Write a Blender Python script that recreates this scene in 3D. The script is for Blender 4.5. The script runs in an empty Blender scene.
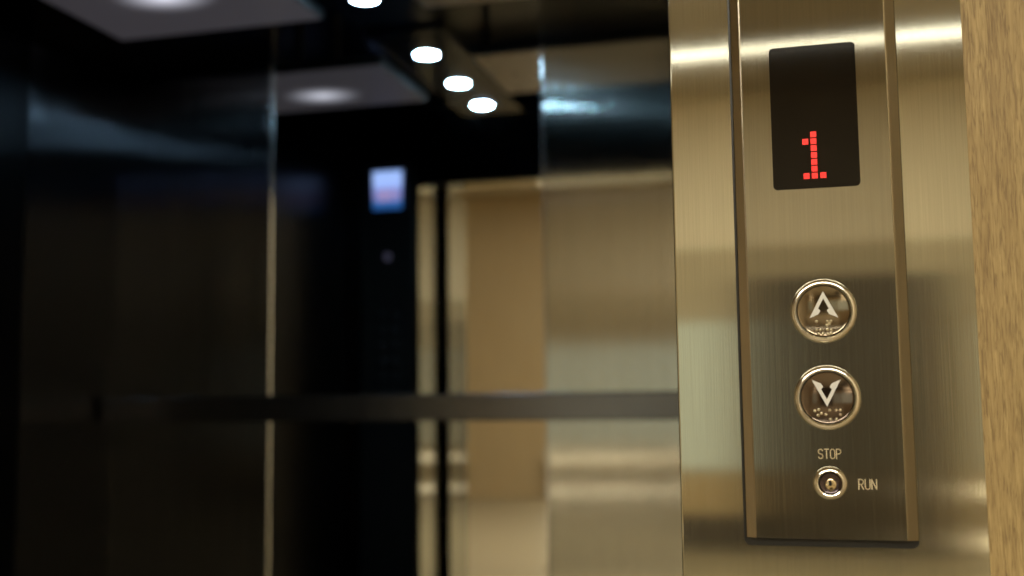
import bpy, bmesh, math, random
from mathutils import Vector, Matrix
random.seed(7)
SC = bpy.context.scene
COL = SC.collection
V = Vector

# ------------------------------------------------------------------ materials
def new_mat(name):
    m = bpy.data.materials.new(name); m.use_nodes = True
    nt = m.node_tree
    return m, nt, nt.nodes['Principled BSDF']

def plain(name, col, rough=0.5, metal=0.0, spec=0.5, emit=None, estr=0.0, coat=0.0):
    m, nt, b = new_mat(name)
    b.inputs['Base Color'].default_value = (*col, 1)
    b.inputs['Roughness'].default_value = rough
    b.inputs['Metallic'].default_value = metal
    b.inputs['Specular IOR Level'].default_value = spec
    b.inputs['Coat Weight'].default_value = coat
    # faint procedural unevenness so that nothing is a dead flat tone
    n = nt.nodes.new('ShaderNodeTexNoise'); n.inputs['Scale'].default_value = 35
    t = nt.nodes.new('ShaderNodeTexCoord'); nt.links.new(t.outputs['Object'], n.inputs['Vector'])
    r = nt.nodes.new('ShaderNodeMapRange')
    r.inputs['To Min'].default_value = max(0.0, rough - 0.02); r.inputs['To Max'].default_value = min(1.0, rough + 0.02)
    nt.links.new(n.outputs['Fac'], r.inputs['Value']); nt.links.new(r.outputs['Result'], b.inputs['Roughness'])
    if emit:
        b.inputs['Emission Color'].default_value = (*emit, 1)
        b.inputs['Emission Strength'].default_value = estr
    return m

def brushed(name, col, rough, aniso, tangent, grain=(900, 900, 6), amount=0.12, bump=0.0, tint=0.10):
    """brushed metal; the fine grain runs along the axis whose scale is small,
    highlights spread along `tangent` (across the grain)."""
    m, nt, b = new_mat(name)
    b.inputs['Metallic'].default_value = 1.0
    b.inputs['Anisotropic'].default_value = aniso
    c = nt.nodes.new('ShaderNodeCombineXYZ')
    for i in range(3): c.inputs[i].default_value = tangent[i]
    nt.links.new(c.outputs[0], b.inputs['Tangent'])
    t = nt.nodes.new('ShaderNodeTexCoord')
    mp = nt.nodes.new('ShaderNodeMapping'); mp.inputs['Scale'].default_value = grain
    nt.links.new(t.outputs['Object'], mp.inputs['Vector'])
    n = nt.nodes.new('ShaderNodeTexNoise'); n.inputs['Scale'].default_value = 1.0; n.inputs['Detail'].default_value = 3
    nt.links.new(mp.outputs['Vector'], n.inputs['Vector'])
    r = nt.nodes.new('ShaderNodeMapRange')
    r.inputs['To Min'].default_value = rough * (1 - amount); r.inputs['To Max'].default_value = rough * (1 + amount)
    nt.links.new(n.outputs['Fac'], r.inputs['Value']); nt.links.new(r.outputs['Result'], b.inputs['Roughness'])
    ramp = nt.nodes.new('ShaderNodeValToRGB')
    ramp.color_ramp.elements[0].position = 0.3; ramp.color_ramp.elements[1].position = 0.7
    ramp.color_ramp.elements[0].color = (*[x * (1 - tint) for x in col], 1)
    ramp.color_ramp.elements[1].color = (*[min(1, x * (1 + tint)) for x in col], 1)
    nt.links.new(n.outputs['Fac'], ramp.inputs['Fac']); nt.links.new(ramp.outputs['Color'], b.inputs['Base Color'])
    if bump:
        bp = nt.nodes.new('ShaderNodeBump'); bp.inputs['Strength'].default_value = bump; bp.inputs['Distance'].default_value = 0.0005
        nt.links.new(n.outputs['Fac'], bp.inputs['Height']); nt.links.new(bp.outputs['Normal'], b.inputs['Normal'])
    return m

def oak(name, light, dark, pore, scale=1.0, rough=0.55):
    m, nt, b = new_mat(name)
    N, L = nt.nodes.new, nt.links.new
    t = N('ShaderNodeTexCoord')
    def noise(sc, detail, dist=0.0):
        mp = N('ShaderNodeMapping'); mp.inputs['Scale'].default_value = [s * scale for s in sc]
        L(t.outputs['Object'], mp.inputs['Vector'])
        n = N('ShaderNodeTexNoise'); n.inputs['Scale'].default_value = 1; n.inputs['Detail'].default_value = detail
        n.inputs['Distortion'].default_value = dist
        L(mp.outputs['Vector'], n.inputs['Vector']); return n
    broad = noise((45, 45, 5), 3, 0.6)
    fibre = noise((600, 600, 30), 6, 0.8)
    pores = noise((1000, 1000, 80), 4, 0.8)
    r1 = N('ShaderNodeValToRGB'); e = r1.color_ramp.elements
    e[0].position = 0.30; e[0].color = (*dark, 1); e[1].position = 0.68; e[1].color = (*light, 1)
    mix = N('ShaderNodeMath'); mix.operation = 'MULTIPLY_ADD'; mix.inputs[1].default_value = 0.6
    mul = N('ShaderNodeMath'); mul.operation = 'MULTIPLY'; mul.inputs[1].default_value = 0.4
    L(broad.outputs['Fac'], mul.inputs[0]); L(fibre.outputs['Fac'], mix.inputs[0]); L(mul.outputs[0], mix.inputs[2])
    L(mix.outputs[0], r1.inputs['Fac'])
    r2 = N('ShaderNodeValToRGB'); e = r2.color_ramp.elements
    e[0].position = 0.30; e[0].color = (0.75, 0.75, 0.75, 1); e[1].position = 0.54; e[1].color = (0, 0, 0, 1)
    L(pores.outputs['Fac'], r2.inputs['Fac'])
    mc = N('ShaderNodeMix'); mc.data_type = 'RGBA'
    L(r2.outputs['Color'], mc.inputs['Factor']); L(r1.outputs['Color'], mc.inputs[6]); mc.inputs[7].default_value = (*pore, 1)
    L(mc.outputs[2], b.inputs['Base Color'])
    b.inputs['Roughness'].default_value = rough
    bp = N('ShaderNodeBump'); bp.inputs['Strength'].default_value = 0.35; bp.inputs['Distance'].default_value = 0.0008
    L(mix.outputs[0], bp.inputs['Height']); L(bp.outputs['Normal'], b.inputs['Normal'])
    return m

def glow_painted(name, centre, radii, core, edge, strength, base=(0.09, 0.088, 0.095), rough=0.35):
    """grey sheet with a reflected glow painted in as a soft emission spot (generated from object coordinates)"""
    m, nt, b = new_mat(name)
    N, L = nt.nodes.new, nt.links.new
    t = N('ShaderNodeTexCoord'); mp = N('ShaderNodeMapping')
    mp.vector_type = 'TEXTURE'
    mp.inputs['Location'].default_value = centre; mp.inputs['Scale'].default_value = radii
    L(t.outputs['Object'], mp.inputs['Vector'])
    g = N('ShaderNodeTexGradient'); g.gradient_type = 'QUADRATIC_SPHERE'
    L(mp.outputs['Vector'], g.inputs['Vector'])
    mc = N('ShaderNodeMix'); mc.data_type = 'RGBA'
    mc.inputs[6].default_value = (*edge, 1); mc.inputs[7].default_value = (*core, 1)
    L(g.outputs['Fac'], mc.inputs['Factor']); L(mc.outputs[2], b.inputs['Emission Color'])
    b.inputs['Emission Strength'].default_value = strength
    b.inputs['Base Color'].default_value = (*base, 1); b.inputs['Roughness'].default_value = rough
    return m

def screen_mat(name, z0, z1):
    """small blue information display: pale sky-blue field over deep blue"""
    m, nt, b = new_mat(name)
    N, L = nt.nodes.new, nt.links.new
    t = N('ShaderNodeTexCoord'); s = N('ShaderNodeSeparateXYZ'); L(t.outputs['Object'], s.inputs[0])
    mr = N('ShaderNodeMapRange'); mr.inputs['From Min'].default_value = z0; mr.inputs['From Max'].default_value = z1
    L(s.outputs['Z'], mr.inputs['Value'])
    r = N('ShaderNodeValToRGB'); e = r.color_ramp.elements
    e[0].position = 0.0; e[0].color = (0.015, 0.07, 0.24, 1)
    e[1].position = 1.0; e[1].color = (0.30, 0.46, 0.90, 1)
    for p, c in ((0.2, (0.03, 0.12, 0.36, 1)), (0.3, (0.20, 0.22, 0.50, 1)), (0.48, (0.17, 0.2, 0.52, 1)), (0.58, (0.30, 0.42, 0.86, 1)), (0.8, (0.36, 0.5, 0.95, 1))):
        k = e.new(p); k.color = c
    L(mr.outputs[0], r.inputs['Fac']); L(r.outputs['Color'], b.inputs['Emission Color'])
    b.inputs['Emission Strength'].default_value = 1.5
    b.inputs['Base Color'].default_value = (0.01, 0.01, 0.02, 1); b.inputs['Roughness'].default_value = 0.1
    return m

M = {}
STEEL = (0.63, 0.63, 0.535)
M['jamb'] = brushed('brushed_stainless', STEEL, 0.08, 0.9, (1, 0, 0), grain=(1600, 1600, 12), amount=0.2, bump=0.012, tint=0.08)
M['call_face'] = brushed('brushed_stainless_dark', (0.41, 0.40, 0.335), 0.085, 1.0, (1, 0, 0), grain=(1800, 1800, 12), amount=0.2, bump=0.018, tint=0.06)
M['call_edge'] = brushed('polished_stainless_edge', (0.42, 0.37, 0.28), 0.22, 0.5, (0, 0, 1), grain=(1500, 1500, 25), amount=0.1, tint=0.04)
M['call_edge_shaded'] = brushed('polished_stainless_edge_shaded', (0.25, 0.215, 0.15), 0.22, 0.5, (0, 0, 1), grain=(1500, 1500, 25), amount=0.1, tint=0.04)  # same edge steel with shade put into its colour, for the right slope
M['reveal'] = brushed('brushed_stainless_reveal', (0.50, 0.51, 0.46), 0.12, 0.95, (0, 1, 0), grain=(900, 900, 8), amount=0.1)
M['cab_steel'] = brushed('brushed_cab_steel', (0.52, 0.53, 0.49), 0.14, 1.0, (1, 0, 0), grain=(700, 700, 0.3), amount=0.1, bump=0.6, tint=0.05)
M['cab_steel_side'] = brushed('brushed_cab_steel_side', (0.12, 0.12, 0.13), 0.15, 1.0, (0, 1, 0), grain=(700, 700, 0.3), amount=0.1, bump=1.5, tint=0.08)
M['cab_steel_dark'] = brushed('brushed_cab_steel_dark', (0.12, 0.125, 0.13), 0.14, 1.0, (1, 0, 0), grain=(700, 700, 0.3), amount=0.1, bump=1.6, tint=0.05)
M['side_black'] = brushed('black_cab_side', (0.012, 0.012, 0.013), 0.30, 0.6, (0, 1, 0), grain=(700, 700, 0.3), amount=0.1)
M['dark_steel'] = brushed('dark_cab_steel', (0.035, 0.035, 0.04), 0.22, 0.7, (0, 0, 1), grain=(5, 700, 700), amount=0.1)
M['mirror'] = plain('mirror_glass', (0.72, 0.74, 0.74), 0.02, 1.0)
M['rail'] = plain('rail_dark_steel', (0.13, 0.13, 0.135), 0.22, 1.0)
M['trim_chrome'] = plain('bright_trim', (0.78, 0.80, 0.80), 0.18, 1.0)
M['black_gloss'] = plain('black_gloss_ceiling', (0.004, 0.006, 0.012), 0.15, 0.0, 0.12)
M['black'] = plain('black_plastic', (0.008, 0.008, 0.008), 0.35)
M['void'] = plain('dark_gap', (0.004, 0.004, 0.004), 0.8)
M['chrome'] = plain('polished_chrome', (0.92, 0.88, 0.78), 0.16, 1.0)
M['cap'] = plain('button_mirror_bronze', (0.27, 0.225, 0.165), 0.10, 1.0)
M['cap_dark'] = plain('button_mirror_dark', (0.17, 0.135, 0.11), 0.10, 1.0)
M['arrow'] = plain('arrow_frosted_white', (0.62, 0.60, 0.54), 0.5, emit=(0.62, 0.58, 0.5), estr=0.22)
M['braille'] = plain('braille_steel', (0.75, 0.68, 0.52), 0.28, 1.0)
M['smoked'] = plain('smoked_display_glass', (0.008, 0.006, 0.004), 0.06, 0.0, 0.25)
M['led'] = plain('red_led', (0.3, 0.01, 0.01), 0.4, emit=(1.0, 0.018, 0.012), estr=1.0)
M['engrave'] = plain('engraved_lettering', (0.62, 0.52, 0.34), 0.5, emit=(0.5, 0.40, 0.22), estr=0.18)
M['key_core'] = plain('key_cylinder_dark', (0.10, 0.08, 0.085), 0.2, 1.0)
M['key_plug'] = plain('key_plug_brass', (0.75, 0.62, 0.40), 0.18, 1.0)
M['oak'] = oak('oak_veneer', (0.52, 0.385, 0.17), (0.27, 0.18, 0.07), (0.16, 0.10, 0.036))
M['oak_far'] = oak('oak_veneer_far', (0.50, 0.38, 0.21), (0.40, 0.29, 0.145), (0.36, 0.25, 0.12), scale=0.35)
M['ceiling'] = plain('lobby_ceiling_paint', (0.40, 0.33, 0.22), 0.8)
M['plaster'] = plain('lobby_plaster', (0.62, 0.53, 0.38), 0.8)
M['cream'] = plain('added_bright_band', (0.86, 0.77, 0.60), 0.7)
M['tile'] = plain('lobby_floor_tile', (0.33, 0.27, 0.17), 0.35)
M['dark_base'] = plain('dark_brown_base', (0.05, 0.038, 0.026), 0.6)
M['lamp_warm'] = plain('warm_light_diffuser', (0.8, 0.8, 0.8), 0.5, emit=(1.0, 0.925, 0.75), estr=11.0)
M['lamp_streak'] = plain('linear_light_diffuser', (0.8, 0.8, 0.8), 0.5, emit=(1.0, 0.93, 0.76), estr=7.0)
M['window_pale'] = plain('frosted_window_glass', (0.6, 0.63, 0.55), 0.4, emit=(0.60, 0.66, 0.54), estr=0.70)
M['added_pane_dim'] = plain('added_glow_pane_dim', (0.5, 0.53, 0.46), 0.4, emit=(0.60, 0.66, 0.54), estr=0.27)
M['added_dark'] = plain('added_dark_board', (0.06, 0.046, 0.03), 0.5)
M['mid_band'] = plain('added_mid_band', (0.50, 0.43, 0.30), 0.7)
M['slab'] = plain('dark_slab', (0.09, 0.075, 0.05), 0.9)
M['added_strip'] = plain('cream_added_strip', (0.8, 0.7, 0.5), 0.5, emit=(1.0, 0.82, 0.54), estr=7.0)
M['block_front'] = plain('strip_block_front', (0.36, 0.31, 0.22), 0.5)
M['downlight'] = plain('cool_white_lens', (0.9, 0.9, 0.9), 0.4, emit=(0.45, 0.76, 1.0), estr=200.0)
M['white_ring'] = plain('downlight_ring', (0.3, 0.32, 0.35), 0.35, 1.0)
M['panel_grey'] = glow_painted('ceiling_panel_painted_glow', (-1.335, 1.41, 2.09), (0.14, 0.10, 0.2), (0.95, 0.95, 1.1), (0.035, 0.032, 0.038), 1.0)  # reflected glow on the panel painted in as an emission spot
M['panel_brown'] = plain('ceiling_panel_painted_reflection', (0.12, 0.09, 0.06), 0.28, 0.6, emit=(0.05, 0.036, 0.02), estr=0.3)  # warm lobby reflection put into the brown colour and faint emission
M['screen'] = screen_mat('blue_lift_screen', 1.935, 2.09)
M['screen_mark'] = plain('screen_digit_pink', (0.2, 0.1, 0.15), 0.3, emit=(0.42, 0.30, 0.55), estr=1.2)
M['cop_button'] = plain('cab_button_steel', (0.05, 0.05, 0.055), 0.35, 1.0)

# ------------------------------------------------------------------ mesh helpers
def bm_new(): return bmesh.new()

def add_box(bm, x0, x1, y0, y1, z0, z1):
    vs = [bm.verts.new((x, y, z)) for z in (z0, z1) for y in (y0, y1) for x in (x0, x1)]
    for f in ((0, 2, 3, 1), (4, 5, 7, 6), (0, 1, 5, 4), (2, 6, 7, 3), (0, 4, 6, 2), (1, 3, 7, 5)):
        bm.faces.new([vs[i] for i in f])
    return vs

def box(x0, x1, y0, y1, z0, z1, bevel=0.0, seg=2):
    bm = bm_new(); add_box(bm, x0, x1, y0, y1, z0, z1)
    if bevel: bmesh.ops.bevel(bm, geom=bm.edges[:], offset=bevel, segments=seg, affect='EDGES', profile=0.5)
    return bm

def boxes(lst, bevel=0.0):
    bm = bm_new()
    for b in lst: add_box(bm, *b)
    if bevel: bmesh.ops.bevel(bm, geom=bm.edges[:], offset=bevel, segments=2, affect='EDGES', profile=0.5)
    return bm

def add_prism(bm, pts, y0, y1):
    """polygon in XZ extruded along Y (y0 is the side nearest the hall)"""
    a = [bm.verts.new((p[0], y0, p[1])) for p in pts]; b = [bm.verts.new((p[0], y1, p[1])) for p in pts]
    n = len(pts)
    fa = bm.faces.new(a); fb = bm.faces.new(b[::-1])
    for i in range(n): bm.faces.new((a[i], b[i], b[(i + 1) % n], a[(i + 1) % n]))
    return a

def prism(pts, y0, y1):
    bm = bm_new(); add_prism(bm, pts, y0, y1); return bm

def round_rect(x0, x1, z0, z1, r, n=6):
    pts = []
    for cx, cz, a0 in ((x1 - r, z1 - r, 0), (x0 + r, z1 - r, 90), (x0 + r, z0 + r, 180), (x1 - r, z0 + r, 270)):
        for i in range(n + 1):
            a = math.radians(a0 + 90 * i / n); pts.append((cx + r * math.cos(a), cz + r * math.sin(a)))
    return pts

def lathe_y(cx, cy, cz, prof, n=64):
    """revolve (radius, y offset) about an axis along Y"""
    bm = bm_new(); rings = []
    for r, dy in prof:
        if r < 1e-7: rings.append([bm.verts.new((cx, cy + dy, cz))])
        else: rings.append([bm.verts.new((cx + r * math.cos(2 * math.pi * i / n), cy + dy, cz + r * math.sin(2 * math.pi * i / n))) for i in range(n)])
    for a, b in zip(rings, rings[1:]):
        for i in range(n):
            j = (i + 1) % n
            if len(a) == 1 and len(b) == 1: continue
            if len(a) == 1: bm.faces.new((a[0], b[i], b[j]))
            elif len(b) == 1: bm.faces.new((a[i], b[0], a[j]))
            else: bm.faces.new((a[i], b[i], b[j], a[j]))
    return bm

def lathe_z(cx, cy, cz, prof, n=48):
    bm = lathe_y(0, 0, 0, prof, n)
    for v in bm.verts:
        x, y, z = v.co; v.co = (cx + x, cy + z, cz + y)
    return bm

def world_origin(o):
    p = V((0, 0, 0))
    while o: p += o.location; o = o.parent
    return p

def obj(name, bm, m, parent=None, origin=None, smooth=False):
    bmesh.ops.recalc_face_normals(bm, faces=bm.faces[:])
    base = world_origin(parent)
    if origin is None:
        if parent: origin = base
        else:
            xs = [v.co for v in bm.verts]
            origin = V((sum(v.x for v in xs) / len(xs), sum(v.y for v in xs) / len(xs), min(v.z for v in xs)))
    origin = V(origin)
    for v in bm.verts: v.co -= origin
    me = bpy.data.meshes.new(name); bm.to_mesh(me); bm.free()
    if smooth:
        for p in me.polygons: p.use_smooth = True
        try: me.set_sharp_from_angle(angle=math.radians(35))
        except Exception: pass
    me.materials.append(m)
    o = bpy.data.objects.new(name, me); COL.objects.link(o)
    o.parent = parent; o.location = origin - base
    return o

def tag(o, label, cat, group=None):
    o['label'] = label; o['category'] = cat
    if group: o['group'] = group
    return o

def thing(name, label, cat, loc, group=None):
    o = bpy.data.objects.new(name, None); COL.objects.link(o); o.location = loc; o.empty_display_size = 0.05
    return tag(o, label, cat, group)

def struct(name, bm, m, origin=None):
    o = obj(name, bm, m, origin=origin); o['kind'] = 'structure'; return o

# ------------------------------------------------------------------ dimensions (metres)
CX0, CX1 = -1.74, -0.06            # cab inner sides
CY0, CY1 = 0.32, 1.84              # cab inner front / back
CZ = 2.36                          # cab ceiling
HEAD = 2.055                       # underside of door header
LX0, LX1, LY, LZ = -6.0, 2.2, -7.8, 3.5   # lobby

# ------------------------------------------------------------------ setting: the cab
struct('wall_cab_back', box(CX0 - 0.05, CX1 + 0.05, CY1, CY1 + 0.04, 0, CZ), M['void'])
struct('wall_cab_left', box(CX0 - 0.05, CX0 - 0.012, CY0 - 0.12, CY1, 0, CZ), M['void'])
struct('wall_cab_right', box(CX1, CX1 + 0.05, CY0 - 0.12, CY1, 0, CZ), M['dark_steel'])
struct('wall_cab_front', boxes([(CX0 - 0.012, -1.424, 0.20, CY0, 0, CZ), (-1.424, CX1, 0.20, CY0, HEAD, CZ)]), M['dark_steel'])
struct('ceiling_cab', box(CX0 - 0.05, CX1 + 0.05, CY0 - 0.12, CY1 + 0.04, CZ, CZ + 0.04), M['black_gloss'])
struct('floor_cab', box(CX0 - 0.05, CX1 + 0.05, CY0 - 0.12, CY1 + 0.04, -0.06, 0), M['dark_base'])

# back wall cladding: steel, mirror, steel
CLG = 'brushed steel cladding panels inside the lift'
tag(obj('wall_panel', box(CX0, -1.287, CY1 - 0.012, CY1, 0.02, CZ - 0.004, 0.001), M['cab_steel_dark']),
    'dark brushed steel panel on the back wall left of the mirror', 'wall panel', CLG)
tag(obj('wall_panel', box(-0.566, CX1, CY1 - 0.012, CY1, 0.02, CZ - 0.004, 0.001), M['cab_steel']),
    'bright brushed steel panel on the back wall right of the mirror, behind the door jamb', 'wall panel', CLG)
mir = thing('wall_mirror', 'tall dark mirror on the back wall of the lift reflecting the doorway', 'mirror', ((-1.287 - 0.566) / 2, CY1, 0.02))
obj('mirror_glass', box(-1.284, -0.570, CY1 - 0.010, CY1, 0.02, CZ - 0.004), M['mirror'], mir)
for x0, x1 in ((-1.2868, -1.2812), (-0.5695, -0.5662)):
    obj('edge_trim', box(x0, x1, CY1 - 0.0145, CY1 - 0.0005, 0.02, CZ - 0.004, 0.0008), M['trim_chrome'], mir)
# left wall: narrow panels, each hung a hair out of line with the next
def side_panel(y0, y1, x0, x1, label, mat='cab_steel_side'):
    bm = bm_new()
    add_prism(bm, [(0, 0), (1, 0), (1, 1), (0, 1)], 0, 1)
    for v in bm.verts:
        fx = x0 if v.co.y < 0.5 else x1
        v.co = (fx if v.co.x > 0.5 else CX0 - 0.012, y0 + (y1 - y0) * v.co.y, 0.02 + (CZ - 0.024) * v.co.z)
    tag(obj('wall_panel', bm, M[mat]), label, 'wall panel', CLG)
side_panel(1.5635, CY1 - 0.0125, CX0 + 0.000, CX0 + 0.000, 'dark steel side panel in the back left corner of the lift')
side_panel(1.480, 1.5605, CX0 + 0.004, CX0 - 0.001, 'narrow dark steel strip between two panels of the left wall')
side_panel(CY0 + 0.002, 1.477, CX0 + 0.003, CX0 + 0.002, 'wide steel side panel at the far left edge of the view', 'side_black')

# handrail
hr = thing('handrail', 'flat dark steel handrail running across the back wall and mirror of the lift', 'handrail', (-0.93, CY1 - 0.012, 1.137))
obj('rail', box(CX0 + 0.012, CX1 - 0.012, 1.776, 1.788, 1.137, 1.201, 0.003), M['rail'], hr)
for x in (-1.60, -0.93, -0.28):
    bk = obj('bracket', box(x - 0.012, x + 0.012, 1.788, CY1 - 0.0135 if x != -0.93 else CY1 - 0.0102, 1.157, 1.181, 0.002), M['rail'], hr)

# suspended ceiling: black light channel down the middle, panels with painted-in reflections at the sides
ch = thing('light_channel', 'glossy black strip hanging under the lift ceiling that holds the round downlights', 'ceiling strip', (-0.93, 1.3, 2.12))
obj('channel_board', box(-1.04, -0.83, 0.95, 1.80, 2.12, 2.15, 0.002), M['black_gloss'], ch)
for y in (1.05, 1.72): obj('hanger', box(-0.94, -0.92, y - 0.01, y + 0.01, 2.15, CZ), M['black'], ch)
for x0, x1, m, label in ((-1.60, -1.062, M['panel_grey'], 'pale grey panel with a painted-in reflected glow under the lift ceiling at upper left'),
                         (-0.798, -0.26, M['panel_brown'], 'ceiling panel tinted with a painted brown reflection right of the downlights, seen in the mirror')):
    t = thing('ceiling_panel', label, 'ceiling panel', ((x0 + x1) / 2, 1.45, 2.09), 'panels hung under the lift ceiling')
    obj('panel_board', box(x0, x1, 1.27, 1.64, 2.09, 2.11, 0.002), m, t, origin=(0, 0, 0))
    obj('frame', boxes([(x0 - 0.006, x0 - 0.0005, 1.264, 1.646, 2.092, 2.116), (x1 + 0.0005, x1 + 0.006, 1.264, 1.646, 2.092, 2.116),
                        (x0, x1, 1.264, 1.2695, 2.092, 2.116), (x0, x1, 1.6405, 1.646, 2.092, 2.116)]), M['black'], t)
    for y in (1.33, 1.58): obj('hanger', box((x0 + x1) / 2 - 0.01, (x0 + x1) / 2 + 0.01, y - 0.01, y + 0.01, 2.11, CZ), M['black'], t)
DL = ['round white downlight nearest the back wall of the lift, topmost in the mirror',
      'round white downlight in the middle of the mirrored row of three',
      'round white downlight nearest the lift door, lowest of the mirrored row']
for y, lb in zip((1.610, 1.325, 1.072), DL):
    t = thing('downlight', lb, 'ceiling light', (-0.938, y, 2.12), 'downlights in the lift ceiling')
    obj('ring', lathe_z(-0.938, y, 2.12, [(0.0315, -0.0003), (0.0315, -0.003), (0.036, -0.003), (0.038, -0.0005), (0.038, 0.0), (0.0315, -0.0003)]), M['white_ring'], t, smooth=True)
    obj('lens', lathe_z(-0.938, y, 2.12, [(0.0, -0.0022), (0.031, -0.0018), (0.031, -0.0002), (0, -0.0002)]), M['downlight'], t, smooth=True)

# car operating panel on the front return (seen in the mirror)
cop = thing('car_operating_panel', 'black lift control panel with small blue screen and button column, seen in the mirror', 'control panel', (-1.548, CY0, 0.005))
obj('face_plate', box(-1.66, -1.44, CY0, CY0 + 0.010, 0.005, 2.12, 0.002), M['black'], cop)
sc_ = obj('display_screen', box(-1.610, -1.487, CY0 + 0.010, CY0 + 0.013, 1.935, 2.09, 0.001), M['screen'], cop, origin=(0, 0, 0))
obj('screen_digit', boxes([(-1.592, -1.586, CY0 + 0.0131, CY0 + 0.0136, 1.968, 2.018), (-1.575, -1.548, CY0 + 0.0131, CY0 + 0.0136, 1.968, 2.016),
                          (-1.535, -1.522, CY0 + 0.0131, CY0 + 0.0136, 1.968, 2.018), (-1.512, -1.506, CY0 + 0.0131, CY0 + 0.0136, 1.968, 2.018)]), M['screen_mark'], sc_)
obj('indicator_lamp', lathe_y(-1.548, CY0 + 0.010, 1.744, [(0.016, 0), (0.016, 0.003), (0.012, 0.005), (0, 0.005)], 24),
    plain('dim_violet_lamp', (0.05, 0.05, 0.06), 0.3, emit=(0.05, 0.045, 0.075), estr=0.8), cop, smooth=True)
for k in range(6):
    for x in (-1.578, -1.526):
        z = 1.51 - k * 0.062
        cb = obj('floor_button', lathe_y(x, CY0 + 0.010, z, [(0.019, 0), (0.019, 0.004), (0.016, 0.006), (0, 0.006)], 24), M['cop_button'], cop, smooth=True)

# ------------------------------------------------------------------ the doorway
def splay(pts, z0, z1):
    bm = bm_new()
    lo = [bm.verts.new((p[0], p[1], z0)) for p in pts]; hi = [bm.verts.new((p[0], p[1], z1)) for p in pts]
    n = len(pts)
    for i in range(n): bm.faces.new((lo[i], lo[(i + 1) % n], hi[(i + 1) % n], hi[i]))
    bm.faces.new(lo[::-1]); bm.faces.new(hi); return bm
df = thing('elevator_door_frame', 'wide brushed stainless steel door frame with the call panel on its right jamb', 'door frame', (-0.62, 0.0, 0.0))
JR0, JR1, JL0, JL1 = -0.0692, 0.101, -1.505, -1.385
jr = box(JR0, JR1, 0.0, 0.14, 0.0, HEAD, 0.0)
eds = [e for e in jr.edges if all(abs(v.co.y) < 1e-6 for v in e.verts) and abs(e.verts[0].co.x - JR0) < 1e-6 and abs(e.verts[1].co.x - JR0) < 1e-6]
bmesh.ops.bevel(jr, geom=eds, offset=0.0012, segments=6, affect='EDGES', profile=0.5)
obj('jamb', jr, M['jamb'], df)
obj('jamb', splay([(JL0, -0.20), (JL1, -0.20), (JL1, 0.052), (JL0, 0.052)], 0.0, HEAD), M['reveal'], df)
obj('header', box(JL0, JR1, 0.0, 0.14, HEAD + 0.0005, HEAD + 0.17, 0.0015), M['jamb'], df)
# steel edge of the cab's own front return, and the dark door slot between
rt = tag(obj('door_post', splay([(-1.4235, CY0 + 0.002), (-1.419, CY0 + 0.002), (-1.419, 0.062), (-1.4235, 0.062)], 0.01, HEAD - 0.002), M['reveal']),
         'thin steel edging at the lift doorway, seen in the mirror beside the black control panel', 'trim')
struct('trim_door_slot', boxes([(-1.75, -1.4245, 0.054, 0.198, 0, HEAD), (-1.75, 0.16, 0.142, 0.199, HEAD + 0.001, 2.4), (-0.03, 0.16, 0.145, 0.198, 0, HEAD)]), M['void'])

# ------------------------------------------------------------------ the call panel
FY = -0.008                                  # plane of its face
k_ = (0.66 + FY) / 0.66
def S(x, z): return (x * k_ / 1000.0, 1.2 + (z / 1000.0 - 1.2) * k_)   # panel drawing (mm) -> metres on the face
cp = thing('call_panel', 'tall brushed steel lift call panel with red floor display, two arrow buttons and key switch', 'call panel', (0.0165, 0.0, 1.110))
PT = 1.52
obj('back_plate', prism(round_rect(-0.0324, 0.0640, 1.1103, PT + 0.002, 0.004), -0.0045, -0.0002), M['black'], cp)
# face: flat front with sloping sides
x0, x1 = S(-25.6, 0)[0], S(58.4, 0)[0]
zb = S(0, 1114.0)[1]
prof = [(-0.0312, -0.0046), (-0.0306, -0.0056), (x0 - 0.0006, FY + 0.0002), (x0 + 0.0002, FY), (x1 - 0.0002, FY), (x1 + 0.0006, FY + 0.0002), (0.0636, -0.0056), (0.0642, -0.0046)]
bm = bm_new()
lo = [bm.verts.new((p[0], p[1], zb)) for p in prof]; hi = [bm.verts.new((p[0], p[1], PT)) for p in prof]
side_idx = []
for i in range(len(prof)):
    j = (i + 1) % len(prof); bm.faces.new((lo[i], lo[j], hi[j], hi[i]))
bm.faces.new(lo[::-1]); bm.faces.new(hi)
fp = obj('face_plate', bm, M['call_face'], cp)
fp.data.materials.append(M['call_edge']); fp.data.materials.append(M['call_edge_shaded'])
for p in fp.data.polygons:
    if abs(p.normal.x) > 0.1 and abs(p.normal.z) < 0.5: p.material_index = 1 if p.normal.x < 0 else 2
# floor display
a, b = S(-8.8, 1319.6), S(41.2, 1406.8)
dp = obj('floor_display', prism(round_rect(a[0], b[0], a[1], b[1], 0.0026), FY - 0.0006, FY + 0.001), M['smoked'], cp)
cols = [10.7, 15.4, 20.3]; rows = [1352.0 - 4.17 * i for i in range(7)]
cells = [(1, 0), (0, 1), (1, 1), (1, 2), (1, 3), (1, 4), (1, 5), (0, 6), (1, 6), (2, 6)]
bm = bm_new()
for c, r in cells:
    cx, cz = S(cols[c], rows[r]); h = 0.00170
    add_box(bm, cx - h, cx + h, FY - 0.0009, FY - 0.00065, cz - h, cz + h)
obj('lit_numeral', bm, M['led'], dp)

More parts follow.
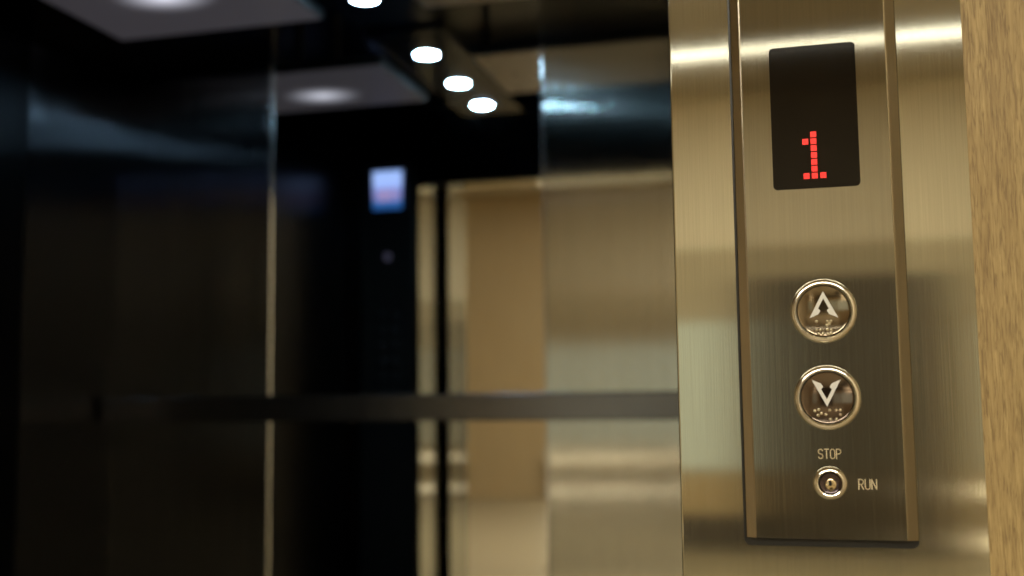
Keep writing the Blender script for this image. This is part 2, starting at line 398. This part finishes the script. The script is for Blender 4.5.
def dots(bm, pts, r, y):
    for px, pz in pts:
        res = bmesh.ops.create_uvsphere(bm, u_segments=10, v_segments=6, radius=r)
        for v in res['verts']: v.co = (px + v.co.x, y + v.co.y * 0.8, pz + v.co.z)
UP = [(0, 11.6), (8.1, -4.1), (3.1, -1.9), (1.8, 0.1), (3.0, 1.5), (0, 7.3), (-3.0, 1.5), (-1.8, 0.1), (-3.1, -1.9), (-8.1, -4.1)]
def call_button(cx, cz, arrow, braille, label, capmat):
    X, Z = S(cx, cz)
    ring = obj('call_button', lathe_y(X, FY, Z, [(0.0186, 0.0005), (0.0186, -0.0012), (0.0180, -0.0024), (0.0170, -0.0032), (0.0162, -0.0033), (0.0155, -0.0026), (0.0153, -0.0012), (0.0153, 0.0005)]), M['chrome'], cp, smooth=True)
    ring['label'] = label
    obj('button_cap', lathe_y(X, FY, Z, [(0.0149, 0.0004), (0.0149, -0.0016), (0.0144, -0.0021), (0.0139, -0.0019), (0.0, -0.0021)]), capmat, ring, smooth=True)
    obj('arrow_symbol', prism([(X + p[0] / 1000 * k_, Z + p[1] / 1000 * k_) for p in arrow], FY - 0.00235, FY - 0.0020), M['arrow'], ring)
    bm = bm_new(); dots(bm, [(X + p[0] / 1000, Z + p[1] / 1000) for p in braille], 0.00095, FY - 0.0021)
    obj('braille', bm, M['braille'], ring, smooth=True)
BU = [(-4.2, -6.0), (1.9, -6.0), (3.8, -6.0), (1.6, -8.2), (3.0, -7.4), (-4.2, -10.9), (-2.3, -11.0), (1.8, -10.8), (3.8, -11.0), (-3.2, -13.1), (-0.8, -13.1), (1.8, -13.2), (3.6, -12.9)]
BD = [(-7.2, -7.4), (-5.0, -6.8), (-3.6, -8.8), (-5.4, -10.0), (-1.2, -9.6), (1.0, -7.1), (4.6, -7.1), (6.8, -7.1), (6.8, -9.6), (1.2, -12.3), (4.6, -12.3)]
DN = [(p[0] - 0.3, 6.4 - p[1]) for p in UP][::-1]
call_button(17.3, 1246.0, UP, BU, 'round call button with a white up arrow', M['cap'])
call_button(17.5, 1195.3, DN, BD, 'round call button with a white down arrow', M['cap_dark'])
# key switch
X, Z = S(17.2, 1146.1)
ks = obj('key_switch', lathe_y(X, FY, Z, [(0.0095, 0.0005), (0.0095, -0.0006), (0.0092, -0.0012), (0.0082, -0.0021), (0.0072, -0.0024), (0.0067, -0.0022), (0.0064, -0.0014), (0.0064, 0.0005)]), M['chrome'], cp, smooth=True)
obj('key_cylinder', lathe_y(X, FY, Z, [(0.0062, 0.0004), (0.0062, -0.0026), (0.0056, -0.0031), (0.0050, -0.0028), (0.0, -0.0028)]), M['key_core'], ks, smooth=True)
plug = lathe_y(X + 0.0003, FY, Z - 0.0006, [(0.0030, -0.0027), (0.0030, -0.0032), (0.0024, -0.0034), (0.0, -0.0034)], 24)
add_prism(plug, [(X - 0.0007, Z - 0.0044), (X + 0.0011, Z - 0.0044), (X + 0.0013, Z - 0.0022), (X - 0.0004, Z - 0.0022)], FY - 0.0034, FY - 0.0028)
obj('key_plug', plug, M['key_plug'], ks, smooth=True)
obj('keyhole', prism(round_rect(X - 0.0008, X + 0.0005, Z - 0.0014, Z + 0.0018, 0.0004, 3), FY - 0.0039, FY - 0.0030), M['void'], ks)

# engraved lettering, drawn with round strokes
def arc(cx, cz, rx, rz, a0, a1, n=8):
    return [(cx + rx * math.cos(math.radians(a0 + (a1 - a0) * i / n)), cz + rz * math.sin(math.radians(a0 + (a1 - a0) * i / n))) for i in range(n + 1)]
GL = {  # unit box 0..1 wide, 0..2 tall
    'S': [arc(0.5, 1.5, 0.5, 0.5, 20, 270) + arc(0.5, 0.5, 0.5, 0.5, 90, -160)],
    'T': [[(0, 2), (1, 2)], [(0.5, 2), (0.5, 0)]],
    'O': [[(0, 0.5)] + arc(0.5, 1.5, 0.5, 0.5, 180, 0) + arc(0.5, 0.5, 0.5, 0.5, 0, -180)],
    'P': [[(0, 0), (0, 2), (0.5, 2)] + arc(0.5, 1.5, 0.5, 0.5, 90, -90) + [(0, 1)]],
    'R': [[(0, 0), (0, 2), (0.5, 2)] + arc(0.5, 1.5, 0.5, 0.5, 90, -90) + [(0, 1)], [(0.45, 1), (1, 0)]],
    'U': [[(0, 2), (0, 0.5)] + arc(0.5, 0.5, 0.5, 0.5, 180, 360) + [(1, 2)]],
    'N': [[(0, 0), (0, 2), (1, 0), (1, 2)]],
}
def lettering(name, word, xa, xb, za, zb_, w):
    bm = bm_new(); n = len(word); gap = 0.38
    cw = (xb - xa) / (n + gap * (n - 1))
    for i, chh in enumerate(word):
        ox = xa + i * cw * (1 + gap)
        for st in GL[chh]:
            P = [S(ox + p[0] * cw, za + p[1] / 2 * (zb_ - za)) for p in st]
            for p, q in zip(P, P[1:]):
                d = V((q[0] - p[0], q[1] - p[1]))
                if d.length < 1e-7: continue
                d.normalize(); nx, nz = -d.y * w / 2, d.x * w / 2; ex, ez = d.x * w * 0.35, d.y * w * 0.35
                add_prism(bm, [(p[0] - ex + nx, p[1] - ez + nz), (q[0] + ex + nx, q[1] + ez + nz), (q[0] + ex - nx, q[1] + ez - nz), (p[0] - ex - nx, p[1] - ez - nz)], FY - 0.00012, FY + 0.0002)
    o = obj(name, bm, M['engrave'], cp); return o
lettering('stop_lettering', 'STOP', 11.3, 23.8, 1160.1, 1165.5, 0.00052)
lettering('run_lettering', 'RUN', 33.0, 42.8, 1142.7, 1148.3, 0.00052)

# ------------------------------------------------------------------ the lobby in front of the lift
struct('wall_front', boxes([(JR1 + 0.0001, LX1, 0.0006, 0.20, 0, LZ), (LX0, JL0 - 0.001, 0.0015, 0.14, 0, LZ), (JL0 - 0.001, JR1 + 0.0004, 0.0015, 0.14, HEAD + 0.172, LZ)]), M['oak'], origin=(0, 0, 0))
struct('wall_left', box(LX0 - 0.1, LX0, LY, 0.14, 0, LZ), M['plaster'])
struct('wall_right', box(LX1, LX1 + 0.1, LY, 0.20, 0, LZ), M['plaster'])
struct('wall_back', box(LX0 - 0.1, LX1 + 0.1, LY - 0.1, LY, 0, LZ), M['oak_far'], origin=(0, 0, 0))
struct('floor', box(LX0 - 0.1, LX1 + 0.1, LY - 0.1, 0.20, -0.06, 0), M['tile'])
struct('ceiling', box(LX0 - 0.1, LX1 + 0.1, LY - 0.1, 0.20, LZ, LZ + 0.06), M['ceiling'])
struct('baseboard_back', box(-1.74, -0.365, LY, LY + 0.02, 0.0, 0.26, 0.002), M['dark_base'])
struct('wall_added_bright', box(-1.5, LX1, LY, LY + 0.015, 2.30, LZ, 0.002), M['cream'])  # unseen pale band, added to brighten the jamb's reflection
struct('wall_added_mid', box(-1.5, LX1, LY, LY + 0.012, 1.76, 2.298, 0.002), M['mid_band'])  # unseen mid-tone band, added to soften the step in the reflection
struct('window_1', box(-2.70, -1.35, LY, LY + 0.02, 0.60, 1.74), M['window_pale'])
struct('wall_added_pane_1', box(-1.25, -0.42, LY, LY + 0.02, 0.60, 1.74), M['added_pane_dim'])  # unseen glowing pane, added dimmer to tone the jamb's reflection
struct('wall_added_pane_2', box(1.38, 1.9, LY, LY + 0.02, 0.60, 1.74), M['added_pane_dim'])  # unseen glowing pane, added for the pale reflection in the doorway edge
struct('wall_added_dark', box(-0.36, 1.1, LY, LY + 0.05, 0.0, 2.05, 0.003), M['added_dark'])  # unseen dark board, added to darken the call panel's reflection
for x0, x1, lb in ((-2.74, -1.75, 'wide added unseen bench with cream light strips, mirrored in the steel panel beside the mirror'),
                   (1.40, 1.66, 'narrow added unseen bench with cream light strips, mirrored in the steel edge of the doorway')):
    ct = thing('added_strip_block', lb, 'block', ((x0 + x1) / 2, LY + 0.1, 0), 'unseen light-strip blocks added in the lobby')  # unseen, added to put bright bands into the steel's reflections
    obj('block_body', box(x0, x1, LY + 0.021, LY + 0.16, 0.0, 0.54, 0.004), M['block_front'], ct)
    for z in (0.43, 0.075):
        obj('light_strip', box(x0 + 0.02, x1 - 0.01, LY + 0.16, LY + 0.168, z, z + 0.085, 0.002), M['added_strip'], ct)
tag(obj('added_slab', box(-1.7, -0.9, -6.9, -3.0, 0.0005, 0.012, 0.003), M['slab']), 'added unseen dark brown rug mirrored low in the steel panel', 'slab')  # unseen, added to darken the low part of the steel panel's reflection
lf = thing('linear_ceiling_light', 'long warm linear light on the lobby ceiling, streaking across the steel jamb', 'ceiling light', (-0.5, -6.56, LZ))
obj('housing', box(-4.5, 2.0, -6.68, -6.44, LZ - 0.03, LZ - 0.0005, 0.003), M['black'], lf)
obj('diffuser', box(-4.48, 1.98, -6.61, -6.51, LZ - 0.036, LZ - 0.0305), M['lamp_streak'], lf)
t = thing('lobby_ceiling_light', 'broad warm light panel on the lobby ceiling lighting the steel frame and oak wall', 'ceiling light', (-0.4, -4.0, LZ))
obj('housing', box(-2.6, 1.9, -4.9, -3.1, LZ - 0.03, LZ - 0.0005, 0.003), M['black'], t)
obj('diffuser', box(-2.56, 1.86, -4.86, -3.14, LZ - 0.036, LZ - 0.0305), M['lamp_warm'], t)

# ------------------------------------------------------------------ lamps
def spot(loc, energy, col, size, radius):
    d = bpy.data.lights.new('downlight_beam', 'SPOT'); d.energy = energy; d.color = col; d.spot_size = math.radians(size); d.spot_blend = 0.7; d.shadow_soft_size = radius
    o = bpy.data.objects.new('downlight_beam', d); COL.objects.link(o); o.location = loc
w = bpy.data.worlds.new('world'); SC.world = w; w.use_nodes = True
w.node_tree.nodes['Background'].inputs[0].default_value = (0.02, 0.018, 0.015, 1)
w.node_tree.nodes['Background'].inputs[1].default_value = 0.3

# ------------------------------------------------------------------ camera
F = 1080.0
yc = V((284, -102, F)).normalized()
zc = V((-130, (F * F - 130 * 284) / 102.0, F)).normalized()
xc = V((yc.y * zc.z - yc.z * zc.y, yc.z * zc.x - yc.x * zc.z, yc.x * zc.y - yc.y * zc.x))
if xc.x < 0: xc = -xc
# columns: camera right / up / back in world axes
right = V((xc.x, yc.x, zc.x)); up = V((xc.y, yc.y, zc.y)); fwd = V((xc.z, yc.z, zc.z))
cam = bpy.data.cameras.new('camera'); co = bpy.data.objects.new('camera', cam); COL.objects.link(co)
mw = Matrix((right, up, -fwd)).transposed().to_4x4(); mw.translation = V((0, -0.66, 1.2))
co.matrix_world = mw
cam.sensor_width = 36; cam.lens = F / 1024 * 36; cam.clip_start = 0.05
cam.dof.use_dof = True; cam.dof.focus_distance = 0.672; cam.dof.aperture_fstop = 4.6
SC.camera = co
SC.view_settings.view_transform = 'Standard'
SC.view_settings.look = 'None'
SC.view_settings.exposure = 0.0
SC.cycles.max_bounces = 10; SC.cycles.glossy_bounces = 8; SC.cycles.diffuse_bounces = 4
SC.cycles.sample_clamp_indirect = 6
